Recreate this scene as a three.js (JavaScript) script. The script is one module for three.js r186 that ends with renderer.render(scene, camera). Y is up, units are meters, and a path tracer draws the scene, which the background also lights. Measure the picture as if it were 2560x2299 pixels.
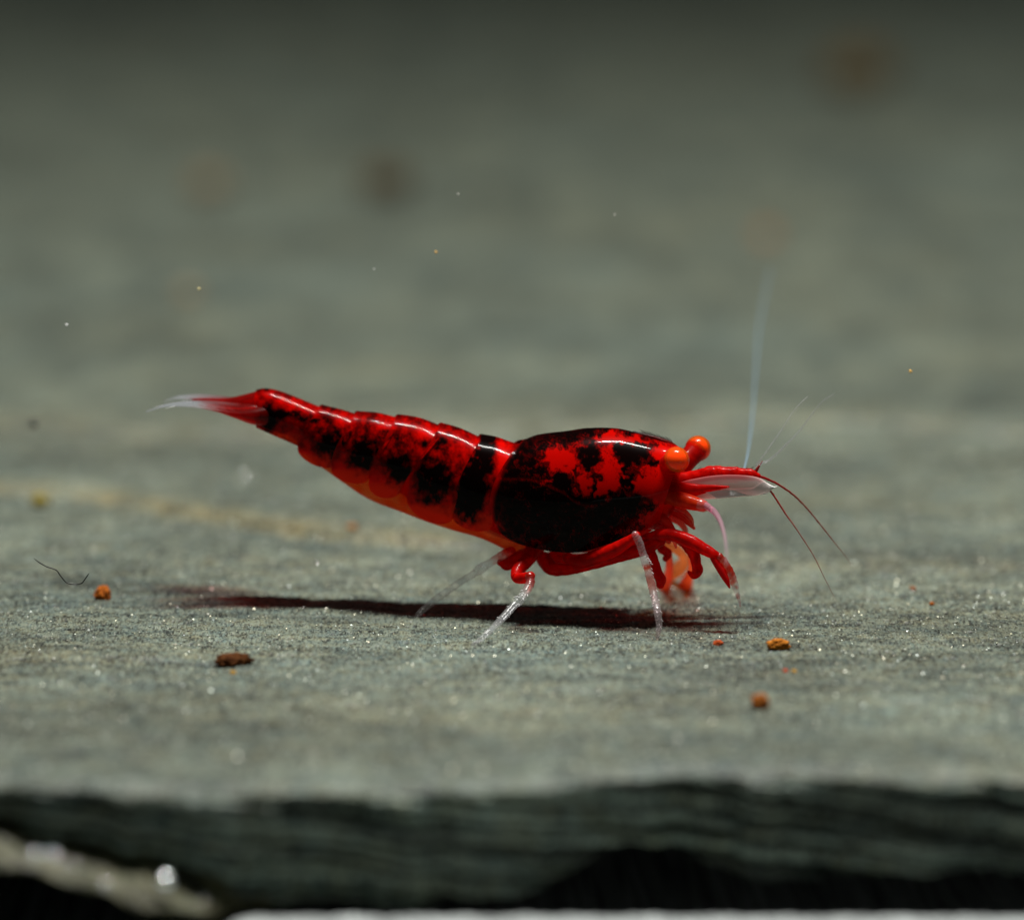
import * as THREE from 'three';
import { RectAreaLightUniformsLib } from 'three/addons/lights/RectAreaLightUniformsLib.js';
import { mergeGeometries, mergeVertices } from 'three/addons/utils/BufferGeometryUtils.js';
import { createNoise3D, createNoise2D } from 'simplex-noise';

// ------------------------------------------------------------------ camera, light, exposure
// All modelling below is in millimetres; geometry is scaled to metres when a mesh is made.
const MM = 0.001;
const scene = new THREE.Scene();
const PITCH = THREE.MathUtils.degToRad(10.5);            // the camera looks down by this
const FPX = 9360, CX = 1280, CY = 1149.5;                // focal length and centre in pixels of the 2560 x 2299 photograph
const EYE = new THREE.Vector3(0, 34.3, 147.5);
const camera = new THREE.PerspectiveCamera(2 * Math.atan(CY / FPX) * 180 / Math.PI, 2560 / 2299, 0.004, 5);
camera.position.copy(EYE).multiplyScalar(MM);
camera.rotation.set(-PITCH, 0, 0);
camera.focus = 0.151;
camera.userData.fStop = 28;
const renderer = new THREE.WebGLRenderer({ antialias: true });
renderer.toneMapping = THREE.LinearToneMapping;
renderer.toneMappingExposure = 1;
renderer.shadowMap.enabled = true;
scene.background = new THREE.Color().setRGB(0.024, 0.030, 0.027);   // a dim room round the tank
RectAreaLightUniformsLib.init();
const LAMP_AT = new THREE.Vector3(20, 345, -5), LAMP_W = 155, LAMP_H = 14;
const light = new THREE.RectAreaLight(new THREE.Color().setRGB(1, 0.99, 0.93), 385, LAMP_W * MM, LAMP_H * MM);
light.name = 'lamp_light';
light.position.copy(LAMP_AT).multiplyScalar(MM);
light.lookAt(LAMP_AT.x * MM, 0, LAMP_AT.z * MM - 0.0001);
scene.add(light);

// ------------------------------------------------------------------ helpers
let seed = 7;
const rnd = () => { seed = (seed + 0x6d2b79f5) | 0; let t = Math.imul(seed ^ (seed >>> 15), 1 | seed); t = (t + Math.imul(t ^ (t >>> 7), 61 | t)) ^ t; return ((t ^ (t >>> 14)) >>> 0) / 4294967296; };
const n2 = createNoise2D(rnd), n3 = createNoise3D(rnd);
const fbm2 = (x, y, o = 4) => { let s = 0, a = 0.5; for (let i = 0; i < o; i++) { s += a * n2(x, y); x = x * 2.03 + 11.3; y = y * 2.03 - 7.7; a *= 0.5; } return s; };
const fbm3 = (x, y, z, o = 4) => { let s = 0, a = 0.5; for (let i = 0; i < o; i++) { s += a * n3(x, y, z); x = x * 2.03 + 11.3; y = y * 2.03 - 7.7; z = z * 2.03 + 3.1; a *= 0.5; } return s; };
const clamp = (x, a = 0, b = 1) => Math.min(b, Math.max(a, x));
const sst = (a, b, x) => { const t = clamp((x - a) / (b - a)); return t * t * (3 - 2 * t); };
const lerp = (a, b, t) => a + (b - a) * t;
// piecewise smooth table lookup
const table = (pts) => (x) => {
  if (x <= pts[0][0]) return pts[0][1];
  for (let i = 1; i < pts.length; i++) if (x <= pts[i][0]) {
    const p0 = pts[Math.max(0, i - 2)], p1 = pts[i - 1], p2 = pts[i], p3 = pts[Math.min(pts.length - 1, i + 1)];
    const t = (x - p1[0]) / (p2[0] - p1[0]), d = p2[0] - p1[0];
    const m1 = i - 2 < 0 ? (p2[1] - p1[1]) / d : (p2[1] - p0[1]) / (p2[0] - p0[0]), m2 = i + 1 >= pts.length ? (p2[1] - p1[1]) / d : (p3[1] - p1[1]) / (p3[0] - p1[0]);
    const t2 = t * t, t3 = t2 * t;
    return (2 * t3 - 3 * t2 + 1) * p1[1] + (t3 - 2 * t2 + t) * m1 * d + (-2 * t3 + 3 * t2) * p2[1] + (t3 - t2) * m2 * d;
  }
  return pts[pts.length - 1][1];
};
const cosP = Math.cos(PITCH), sinP = Math.sin(PITCH);
const rayOf = (px, py) => { const a = (px - CX) / FPX, b = (CY - py) / FPX; return [a, b * cosP - sinP, -b * sinP - cosP]; };
// the point at depth plane z (mm) behind a place in the photograph; and the point at height y
const at = (px, py, z = 0) => { const r = rayOf(px, py), t = (z - EYE.z) / r[2]; return new THREE.Vector3(EYE.x + r[0] * t, EYE.y + r[1] * t, z); };
const onGround = (px, py, y = 0) => { const r = rayOf(px, py), t = (y - EYE.y) / r[1]; return new THREE.Vector3(EYE.x + r[0] * t, y, EYE.z + r[2] * t); };
// the shrimp's middle plane: it stands a little turned, its head nearer to the camera than its tail
const zmid = (px) => -3.2 + (px - 1300) * 0.003;
const S = (px, py, dz = 0) => at(px, py, zmid(px) + dz);
const PX = 1 / 61.4;                                     // one photograph pixel in mm at the shrimp

const used = {};
const numbered = (n) => { used[n] = (used[n] ?? -1) + 1; return used[n] ? n + '_' + String(used[n]).padStart(3, '0') : n; };
function tag(o, label, category, group, kind) { o.userData.label = label; if (category) o.userData.category = category; if (group) o.userData.group = group; if (kind) o.userData.kind = kind; return o; }
function mesh(name, geo, mat, parent = scene) {
  geo.scale(MM, MM, MM);
  const m = new THREE.Mesh(geo, mat);
  m.name = parent === scene ? numbered(name) : name;
  m.castShadow = m.receiveShadow = true;
  parent.add(m);
  return m;
}
function gridGeo(nu, nv, f, colorOf, uvOf) {               // f(u, v) -> Vector3
  const pos = [], col = [], uv = [], idx = [];
  for (let j = 0; j <= nv; j++) for (let i = 0; i <= nu; i++) {
    const p = f(i / nu, j / nv); pos.push(p.x, p.y, p.z);
    if (colorOf) col.push(...colorOf(p, i / nu, j / nv));
    if (uvOf) uv.push(...uvOf(p, i / nu, j / nv)); else uv.push(i / nu, j / nv);
  }
  for (let j = 0; j < nv; j++) for (let i = 0; i < nu; i++) { const a = j * (nu + 1) + i, b = a + 1, c = a + nu + 1, d = c + 1; idx.push(a, d, b, a, c, d); }
  const g = new THREE.BufferGeometry();
  g.setAttribute('position', new THREE.Float32BufferAttribute(pos, 3));
  g.setAttribute('uv', new THREE.Float32BufferAttribute(uv, 2));
  if (colorOf) g.setAttribute('color', new THREE.Float32BufferAttribute(col, 3));
  g.setIndex(idx); g.computeVertexNormals();
  return g;
}
// A tube through points [Vector3, ry, rz?] with rounded ends; ry is across in the picture plane, rz along depth.
function limb(pts, { steps = 60, radial = 14, color, rough = 0, roughFreq = 6, flat = false } = {}) {
  const curve = new THREE.CatmullRomCurve3(pts.map((p) => p[0]), false, 'centripetal');
  const ts = pts.map((_, i) => i / (pts.length - 1));
  const ry = table(pts.map((p, i) => [ts[i], p[1]])), rz = table(pts.map((p, i) => [ts[i], p[2] ?? p[1]]));
  const rows = [], cap = 5, Z = new THREE.Vector3(0, 0, 1), X = new THREE.Vector3(1, 0, 0);
  const frame = (t) => {
    const T = curve.getTangent(clamp(t, 0.0005, 0.9995)), ref = Math.abs(T.z) > 0.92 ? X : Z;
    const N = new THREE.Vector3().crossVectors(ref, T).normalize(), B = new THREE.Vector3().crossVectors(T, N).normalize();
    return { T, N, B };
  };
  for (let i = 0; i <= cap; i++) { const a = (1 - i / cap) * Math.PI / 2; rows.push([0, Math.max(0.02, Math.cos(a)), -Math.sin(a)]); }
  for (let i = 1; i < steps; i++) rows.push([i / steps, 1, 0]);
  for (let i = 0; i <= cap; i++) { const a = (i / cap) * Math.PI / 2; rows.push([1, Math.max(0.02, Math.cos(a)), Math.sin(a)]); }
  const pos = [], col = [], uv = [], idx = [];
  rows.forEach(([t, s, e]) => {
    const { T, N, B } = frame(t), c = curve.getPoint(t), a = Math.max(0.004, ry(t)), b = Math.max(0.004, rz(t));
    c.addScaledVector(T, e * (flat ? Math.min(a, b) : (a + b) / 2));
    for (let k = 0; k <= radial; k++) {
      const w = k / radial * 2 * Math.PI, q = c.clone();
      let m = s;
      if (rough && k < radial) m *= 1 + rough * n3(q.x * roughFreq + Math.cos(w), q.y * roughFreq + Math.sin(w), q.z * roughFreq);
      else if (rough) m *= 1 + rough * n3(q.x * roughFreq + 1, q.y * roughFreq, q.z * roughFreq);
      q.addScaledVector(N, Math.cos(w) * a * m).addScaledVector(B, Math.sin(w) * b * m);
      pos.push(q.x, q.y, q.z); uv.push(t, k / radial);
      if (color) col.push(...color(t, q, w));
    }
  });
  const R = radial + 1;
  for (let j = 0; j < rows.length - 1; j++) for (let k = 0; k < radial; k++) { const a = j * R + k, b = a + 1, c = a + R, d = c + 1; idx.push(a, b, d, a, d, c); }
  const g = new THREE.BufferGeometry();
  g.setAttribute('position', new THREE.Float32BufferAttribute(pos, 3));
  g.setAttribute('uv', new THREE.Float32BufferAttribute(uv, 2));
  if (color) g.setAttribute('color', new THREE.Float32BufferAttribute(col, 3));
  g.setIndex(idx); g.computeVertexNormals();
  // close the seam's normals
  const n = g.attributes.normal;
  for (let j = 0; j < rows.length; j++) { const a = j * R, b = a + radial; const v = new THREE.Vector3(n.getX(a) + n.getX(b), n.getY(a) + n.getY(b), n.getZ(a) + n.getZ(b)).normalize(); n.setXYZ(a, v.x, v.y, v.z); n.setXYZ(b, v.x, v.y, v.z); }
  return g;
}
const plain = (g) => { for (const k of Object.keys(g.attributes)) if (!['position', 'normal', 'uv'].includes(k)) g.deleteAttribute(k); return g; };

// ------------------------------------------------------------------ the slate slab
const TS = 2048, TILE = 44;                                // texture tile of 44 mm
function stoneTextures() {
  const N = TS, base = new Float32Array(N * N);
  const lattice = (cells, cellsY) => {                       // tileable value noise
    const g = new Float32Array(cells * cellsY).map(() => rnd());
    return (x, y) => { const fx = x * cells / N, fy = y * cellsY / N, x0 = Math.floor(fx), y0 = Math.floor(fy); let u = fx - x0, v = fy - y0; u = u * u * (3 - 2 * u); v = v * v * (3 - 2 * v);
      const a = g[(y0 % cellsY) * cells + x0 % cells], b = g[(y0 % cellsY) * cells + (x0 + 1) % cells], c = g[((y0 + 1) % cellsY) * cells + x0 % cells], d = g[((y0 + 1) % cellsY) * cells + (x0 + 1) % cells];
      return a + (b - a) * u + (c - a) * v + (a - b - c + d) * u * v; };
  };
  const L1 = lattice(24, 40), L2 = lattice(54, 200), L3 = lattice(330, 190), L4 = lattice(980, 330), tint = lattice(480, 200), tint2 = lattice(60, 90);
  const col = new Uint8Array(N * N * 4), bmp = new Uint8Array(N * N * 4);
  const enc = (l) => 255 * (l <= 0.0031308 ? 12.92 * l : 1.055 * Math.pow(l, 1 / 2.4) - 0.055);
  for (let y = 0; y < N; y++) for (let x = 0; x < N; x++) {
    const i = y * N + x, a = L1(x, y), b = L2(x, y), c = L3(x, y), d = L4(x, y), e = rnd();
    const h = 0.2 * a + 0.28 * b + 0.3 * c + 0.22 * d;
    base[i] = h;
    let v = 0.66 + 0.28 * (a - 0.5) + 0.36 * (b - 0.5) + 0.62 * (c - 0.5) + 0.95 * (d - 0.5) + 0.16 * (e - 0.5);
    if (d > 0.84) v += (d - 0.84) * 4;                       // pale mineral flecks
    const t = (tint(x, y) - 0.5) * 0.2, t2 = (tint2(x, y) - 0.5) * 0.16;
    v = Math.max(0.08, v);
    col[i * 4] = clamp(enc(clamp(v * (1 + t + t2))), 0, 255); col[i * 4 + 1] = clamp(enc(clamp(v)), 0, 255); col[i * 4 + 2] = clamp(enc(clamp(v * (1 - t - t2 * 1.2))), 0, 255); col[i * 4 + 3] = 255;
    const hb = clamp(0.12 * a + 0.25 * b + 0.33 * c + 0.3 * d) * 255; bmp[i * 4] = bmp[i * 4 + 1] = bmp[i * 4 + 2] = hb; bmp[i * 4 + 3] = 255;
  }
  const make = (data, srgb) => { const t = new THREE.DataTexture(data, N, N, THREE.RGBAFormat); t.wrapS = t.wrapT = THREE.RepeatWrapping; t.magFilter = THREE.LinearFilter; t.minFilter = THREE.LinearMipmapLinearFilter; t.generateMipmaps = true; if (srgb) t.colorSpace = THREE.SRGBColorSpace; t.needsUpdate = true; return t; };
  return [make(col, true), make(bmp, false)];
}
const [stoneColor, stoneBump] = stoneTextures();
const slateMat = new THREE.MeshPhysicalMaterial({ color: new THREE.Color().setRGB(1, 1, 1), vertexColors: true, map: stoneColor, bumpMap: stoneBump, bumpScale: 1.1e-4, roughness: 0.52, specularIntensity: 0.7 });

// the front edge of the slab as it runs across the photograph
const edgeY = table([[-700, 1952], [0, 1956], [250, 1964], [500, 1972], [900, 1964], [1280, 1960], [1420, 1950], [1520, 1934], [1750, 1919], [1900, 1930], [2000, 1926], [2300, 1944], [2420, 1936], [2560, 1940], [3260, 1935]]);
const edgeZtable = []; for (let px = -600; px <= 3200; px += 40) { const p = onGround(px, edgeY(px)); edgeZtable.push([p.x, p.z]); }
const edgeZ0 = table(edgeZtable);
const edgeZ = (x) => edgeZ0(x) + 0.28 * fbm2(x * 0.55, 3.3, 3);
// step lines: thin slate laminae that end on the top surface, each a small drop towards the camera
const lam = [
  { z: table([[-60, -30], [-27, -29.5], [-20, -27], [-12, -20.5], [-6, -17], [3, -15.5], [14, -17], [60, -19]]), h: 0.35, from: -80, to: 1, tan: 1 },
  { z: (x) => -11.5 + 1.1 * n2(x * 0.11, 5) + 0.35 * n2(x * 0.5, 8), h: 0.12, from: 2, to: 70, tan: 0.3 },
  { z: (x) => 4.6 + 1.0 * n2(x * 0.12, 15) + 0.3 * n2(x * 0.55, 18), h: 0.07, from: -60, to: -4, tan: 0.2 },
  { z: (x) => -46 + 3 * n2(x * 0.04, 25), h: 0.4, from: -90, to: 90, tan: 0.35 },
];
const lamBlend = (l, x) => sst(l.from - 0.01, l.from + 6, x) * (1 - sst(l.to - 6, l.to, x));
function topY(x, z) {
  let h = 0.22 * fbm2(x * 0.03, z * 0.045 + 9, 2) + 0.16 * fbm2(x * 0.14, z * 0.3, 3) + 0.07 * fbm2(x * 0.7, z * 1.5, 3) + 0.02 * n2(x * 3.1, z * 5.1) + (Math.abs(x) < 28 && z > -40 ? 0.022 * n2(x * 6.3, z * 6.7) + 0.016 * n2(x * 11, z * 9 + 50) : 0);
  for (const l of lam) { const d = z - l.z(x), w = lamBlend(l, x); if (d < 0) h += l.h * w * Math.exp(d / 9); else h -= 0 ; h += l.h * w * (d >= 0 ? Math.exp(-d / 0.12) : 0); }
  return h - 0.03;
}
const groundAt = (px, py) => { let y = 0, p; for (let i = 0; i < 6; i++) { p = onGround(px, py, y); y = topY(p.x, p.z); } p.y = y; return p; };
const slateTone = (x, z) => {
  const a = fbm2(x * 0.045, z * 0.06, 4), b = fbm2(x * 0.16 + 40, z * 0.5, 3), w = fbm2(x * 0.018 + 5, z * 0.05 + 60, 3);
  let v = 0.142 * (1 + 0.5 * a + 0.4 * b), warm = 0.09 * w + 0.05 * b, c = [v * (0.895 + warm), v * 1.03, v * (0.81 - warm)];
  for (const l of lam) {                                    // weathered tan rims along the lamina edges
    const d = z - l.z(x) + 0.5 * n2(x * 0.8, z), k = l.tan * lamBlend(l, x) * Math.exp(-((d / (d < 0 ? 2.2 : 0.6)) ** 2)) * (0.75 + 0.35 * n2(x * 0.35, 77));
    if (k > 0.01) c = [lerp(c[0], 0.30, k * 0.6), lerp(c[1], 0.25, k * 0.6), lerp(c[2], 0.12, k * 0.6)];
  }
  return c;
};
{
  // profile: from far back to the edge, then down the broken face
  const zs = [];
  for (let z = -620; z < -60; z += 6 + Math.abs(z + 60) * 0.02) zs.push(z);
  for (let z = -60; z < -22; z += 0.3) zs.push(z);
  for (let z = -22; z < 22; z += 0.1) zs.push(z);
  const topRows = zs.length, faceRows = 90, NX = 560, XW = 34;
  const xs = []; for (let i = 0; i <= NX; i++) { const t = i / NX * 2 - 1; xs.push(Math.sign(t) * (Math.abs(t) < 0.8 ? Math.abs(t) / 0.8 * 27 : 27 + Math.pow((Math.abs(t) - 0.8) / 0.2, 2) * 150)); }
  // the broken face: depth below the top edge s (mm) -> how far it stands back (mm)
  const depthEnd = (x) => {                                   // how far down the face reaches before the hollow below it
    const px = CX + x * 73;
    return table([[-800, 3.4], [0, 3.05], [250, 3.5], [560, 4.2], [900, 4.25], [1270, 4.15], [1360, 3.8], [1470, 3.1], [1570, 2.45], [1650, 2.6], [1740, 3.2], [1860, 3.75], [2000, 4.0], [2130, 3.75], [2560, 3.6], [3400, 3.5]])(px) + 0.12 * n2(x * 0.9, 50);
  };
  const faceBack = (x, s) => {
    const q = s - 0.13 * x, lay = fbm2(x * 0.025, q * 1.3, 3), fine = fbm2(x * 0.1 + 9, q * 3.6, 3);
    const saw = (q * 0.85 + 0.5 * fbm2(x * 0.05, q * 0.4, 2)) % 1, steps = 0.32 * (saw < 0 ? saw + 1 : saw);
    return s * 0.30 + 0.55 * lay + 0.22 * fine + steps * sst(0, 0.5, s);
  };
  const pos = [], col = [], uv = [], idx = [];
  const rowsN = topRows + 1 + faceRows + 6;
  for (let r = 0; r < rowsN; r++) for (let i = 0; i <= NX; i++) {
    const x = xs[i], ez = edgeZ(x);
    let p, c, t;
    if (r <= topRows) {
      const z0 = r < topRows ? zs[r] : 22, k = sst(-10, 22, z0), z = z0 + k * (ez - 22);
      p = [x, topY(x, z) - 0.25 * sst(-1.1, 0, z - ez) ** 2, z]; c = slateTone(x, z); t = [x / TILE, z / TILE];
    } else if (r <= topRows + faceRows) {
      const s = (r - topRows) / faceRows * depthEnd(x), b = Math.max(-0.2, faceBack(x, s) - faceBack(x, 0));
      p = [x, topY(x, ez) - 0.25 - s, ez - b * sst(0, 0.25, s)];
      const q = s - 0.13 * x, band = fbm2(x * 0.03 + 70, q * 1.5, 3), tanK = 0;
      const v = 0.2 * Math.max(0.3, 1 + 2.0 * band + 0.3 * fbm2(x * 0.4, q * 4, 2));
      c = [v * 0.85, v * 1.05, v * 0.84]; t = [x / TILE + 0.37, (ez + s) / TILE];
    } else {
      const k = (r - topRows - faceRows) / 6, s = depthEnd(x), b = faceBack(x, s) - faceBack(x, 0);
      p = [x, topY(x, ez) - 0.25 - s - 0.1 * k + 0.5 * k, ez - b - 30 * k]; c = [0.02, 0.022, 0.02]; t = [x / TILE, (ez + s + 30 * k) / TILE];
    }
    pos.push(...p); col.push(...c); uv.push(...t);
  }
  const W = NX + 1;
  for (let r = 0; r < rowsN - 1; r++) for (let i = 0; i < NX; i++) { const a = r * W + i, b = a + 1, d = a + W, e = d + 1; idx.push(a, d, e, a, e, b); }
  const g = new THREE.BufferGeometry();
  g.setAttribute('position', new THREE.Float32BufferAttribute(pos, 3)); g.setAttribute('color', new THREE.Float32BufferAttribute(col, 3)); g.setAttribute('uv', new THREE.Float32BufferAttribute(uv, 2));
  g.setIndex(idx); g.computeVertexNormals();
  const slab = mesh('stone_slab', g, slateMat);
  tag(slab, 'grey-green slate slab the shrimp stands on, with a dark broken front edge', 'stone slab', null, 'structure');
  // flat mineral flecks of the slate that glint where they are tilted to the lamp
  const fg = new THREE.CylinderGeometry(0.5, 0.5, 0.2, 6), N = 42000;
  const flecks = new THREE.InstancedMesh(fg.scale(MM, MM, MM), new THREE.MeshPhysicalMaterial({ color: new THREE.Color().setRGB(0.42, 0.43, 0.38), metalness: 0.3, roughness: 0.4 }), N);
  const o = new THREE.Object3D(), tintC = new THREE.Color();
  for (let i = 0; i < N; i++) {
    const x = lerp(-31, 31, rnd()), z = lerp(-52, 22, rnd()), sz = 0.03 + 0.04 * rnd() ** 3;
    o.position.set(x, topY(x, z) + sz * 0.12, z).multiplyScalar(MM); o.rotation.set((rnd() - 0.5) * 2.0, rnd() * 6.28, (rnd() - 0.5) * 2.0); o.scale.setScalar(sz * (1 + 0.6 * rnd())); o.updateMatrix(); flecks.setMatrixAt(i, o.matrix);
    const h = rnd(); flecks.setColorAt(i, tintC.setRGB(0.9 + 0.2 * h, 0.95 + 0.1 * rnd(), 0.8 + 0.3 * (1 - h)));
  }
  flecks.name = 'mineral_flecks'; flecks.userData.kind = 'stuff'; flecks.castShadow = flecks.receiveShadow = true; slab.add(flecks);
  // the pale ledge that juts out low at the left of the broken edge
  const lw = gridGeo(160, 40, (u, v) => {
    const x = lerp(-40, -8.2, u), ez = edgeZ(x), top = lerp(-1.85, -4.1, clamp((x + 18) / 9.8)) + (x < -18 ? 0.03 * (-18 - x) : 0);
    const w = 3.9 * (1 - sst(0.9, 1, u)) * (0.92 + 0.18 * n2(x * 0.3, 31)), nn = 0.1 * fbm2(x * 0.5, v * 3, 3) + 0.06 * n2(x * 1.7, v * 5);
    if (v < 0.6) { const k = v / 0.6; return new THREE.Vector3(x, top + 0.85 - k * 1.35 + nn, ez - 2.2 + k * (0.8 + w * 0.8)); }
    const k = (v - 0.6) / 0.4; return new THREE.Vector3(x, top - 0.5 - k * 0.5 + nn, ez - 1.4 + w * 0.8 - 1.6 * k * k - 0.1 * k);
  }, (p, u, v) => { const n = fbm2(p.x * 0.12 + 12, p.z * 1.6 + p.y * 2, 4), b = 0.085 * (1 + 1.4 * n); return [b * 1.03, b * 1.0, b * 0.5]; }, (p) => [p.x / TILE + 0.6, p.z / TILE]);
  const ledge = mesh('stone_ledge', lw, slateMat, slab);
  ledge.userData.label = 'pale tan splinter jutting from the lower left of the broken slab edge';
}
// ------------------------------------------------------------------ pale sand in front of the slab
{
  const sandMat = new THREE.MeshStandardMaterial({ vertexColors: true, roughness: 0.8 });
  const bed = gridGeo(420, 150, (u, v) => { const x = lerp(-60, 60, u), z = v < 0.15 ? lerp(-60, 20, v / 0.15) : lerp(20, 50, (v - 0.15) / 0.85); return new THREE.Vector3(x, lerp(-9, -4.27 - 1.6 * sst(-9, -11.5, x), sst(22, 25, z)) + 0.05 * fbm2(x * 0.8, z * 0.8, 3) + 0.07 * n2(x * 2.6, z * 2.6), z); }, (p) => { const v = 0.34 + 0.15 * n2(p.x * 2.1, p.z * 2.1) + 0.12 * n2(p.x * 0.7, p.z * 0.7); return [v * 0.93, v * 1.0, v * 1.0]; });
  tag(mesh('sand', bed, sandMat), 'white sand bed along the bottom edge below the broken slab', 'sand', null, 'structure');
}

// ------------------------------------------------------------------ the shrimp
const shell = (o = {}) => new THREE.MeshPhysicalMaterial({ vertexColors: true, roughness: 0.26, specularIntensity: 0.03, clearcoat: 0.22, clearcoatRoughness: 0.025, transmission: 0.56, thickness: 0, ior: 1.4, side: THREE.DoubleSide, ...o });
const shellMat = shell();
const fleshMat = new THREE.MeshPhysicalMaterial({ vertexColors: true, roughness: 0.3, specularIntensity: 0.05, transmission: 0.82, thickness: 0, ior: 1.38 });
const limbMat = new THREE.MeshPhysicalMaterial({ vertexColors: true, roughness: 0.4, specularIntensity: 0.08, clearcoat: 0.2, clearcoatRoughness: 0.1, transmission: 0.64, thickness: 0, ior: 1.4 });
const clearMat = new THREE.MeshPhysicalMaterial({ vertexColors: true, roughness: 0.22, transmission: 0.92, thickness: 0, ior: 1.4 });
const membraneMat = new THREE.MeshPhysicalMaterial({ vertexColors: true, roughness: 0.28, specularIntensity: 0.1, transmission: 0.82, thickness: 0, ior: 1.35 });
const eyeMat = new THREE.MeshPhysicalMaterial({ vertexColors: true, roughness: 0.2, specularIntensity: 0.3, clearcoat: 1, clearcoatRoughness: 0.06, transmission: 0.78, thickness: 0, ior: 1.4 });
const eyeCoreMat = new THREE.MeshPhysicalMaterial({ vertexColors: true, roughness: 0.6, specularIntensity: 0.1 });
const hairMat = new THREE.MeshStandardMaterial({ color: new THREE.Color().setRGB(0.03, 0.02, 0.025), roughness: 0.5 });
const paleHairMat = new THREE.MeshPhysicalMaterial({ color: new THREE.Color().setRGB(0.95, 0.93, 0.93), roughness: 0.4, transmission: 0.25, thickness: 0 });

const RED = [0.94, 0.003, 0.0005], MID = [0.55, 0.0015, 0.0004], DARK = [0.16, 0.0006, 0.0004], BLACK = [0.005, 0.001, 0.001], ORANGE = [0.9, 0.17, 0.03], CLEAR = [0.93, 0.93, 0.95];
const mix3 = (a, b, t) => [lerp(a[0], b[0], t), lerp(a[1], b[1], t), lerp(a[2], b[2], t)];
// pigment: 0 bright red ... 1 black
const pigment = (k) => (k < 0.35 ? mix3(RED, MID, k / 0.35) : k < 0.7 ? mix3(MID, DARK, (k - 0.35) / 0.35) : mix3(DARK, BLACK, clamp((k - 0.7) / 0.3)));
const side = (p) => [p.sideX, p.sideY];
const blob = (X, Y, b) => { const dx = (X - b[0]) / b[2], dy = (Y - b[1]) / b[3]; return (b[4] ?? 1) * Math.exp(-(dx * dx + dy * dy)); };

const shrimp = new THREE.Group();
shrimp.name = numbered('shrimp');
tag(shrimp, 'glossy red and black dwarf shrimp standing on the slate slab, facing right', 'shrimp');
scene.add(shrimp);

// outlines, in photograph pixels
const dorsal = table([[560, 996], [600, 988], [640, 976], [663, 972], [700, 978], [754, 996], [811, 1015], [860, 1024], [897, 1030], [940, 1031], [988, 1037], [1050, 1044], [1101, 1058], [1150, 1070], [1198, 1086], [1240, 1092], [1282, 1101], [1313, 1100], [1348, 1087], [1422, 1077], [1471, 1070], [1545, 1071], [1607, 1086], [1656, 1101], [1690, 1112], [1720, 1135]]);
const halfW = table([[560, 0.55], [640, 0.72], [700, 0.85], [811, 1.05], [900, 1.22], [1000, 1.4], [1100, 1.55], [1200, 1.7], [1300, 1.82], [1400, 1.98], [1500, 1.98], [1600, 1.75], [1660, 1.4], [1720, 0.9]]);

// A shell plate: for u along the body (0 = rear edge) the arch runs from the far lower margin over the back to the near one.
// top(u), bottom(u): [px, py]; bulge: how far the rear edge swings back at mid height; flare: how much the rear edge stands off
function plateGeo(nu, nv, top, bottom, W, { bulge = 0, flare = 0, foot = 0.72, color }) {
  return gridGeo(nu, nv, (u, v) => {
    const sgn = v < 0.5 ? -1 : 1, s = Math.abs(v * 2 - 1), th = s * Math.PI * 0.5, t = top(u), b = bottom(u);
    const drop = 1 - Math.cos(th * 1.0), k = lerp(drop, s, 0.35);           // 0 on the back ... 1 at the lower margin
    const px = lerp(t[0], b[0], sst(0, 1, k) * 0.5 + k * 0.5) + bulge * 4 * k * (1 - k) * (1 - u), py = lerp(t[1], b[1], k);
    let w = W(px) * Math.pow(Math.sin(Math.max(1e-4, s) * Math.PI * 0.62), 0.9) * (1 - (1 - foot) * s ** 5);
    w *= 1 + flare * (1 - u) ** 2;
    const p = S(px, py - 12.5 * w, 0), lift = flare * (1 - u) ** 2 * (1 - k) * 0.6;
    p.y += lift; p.z += sgn * w;
    p.sideX = px; p.sideY = py; p.far = sgn < 0;      // where this place shows in a side view: the pattern is the same on both sides
    return p;
  }, color);
}
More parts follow.
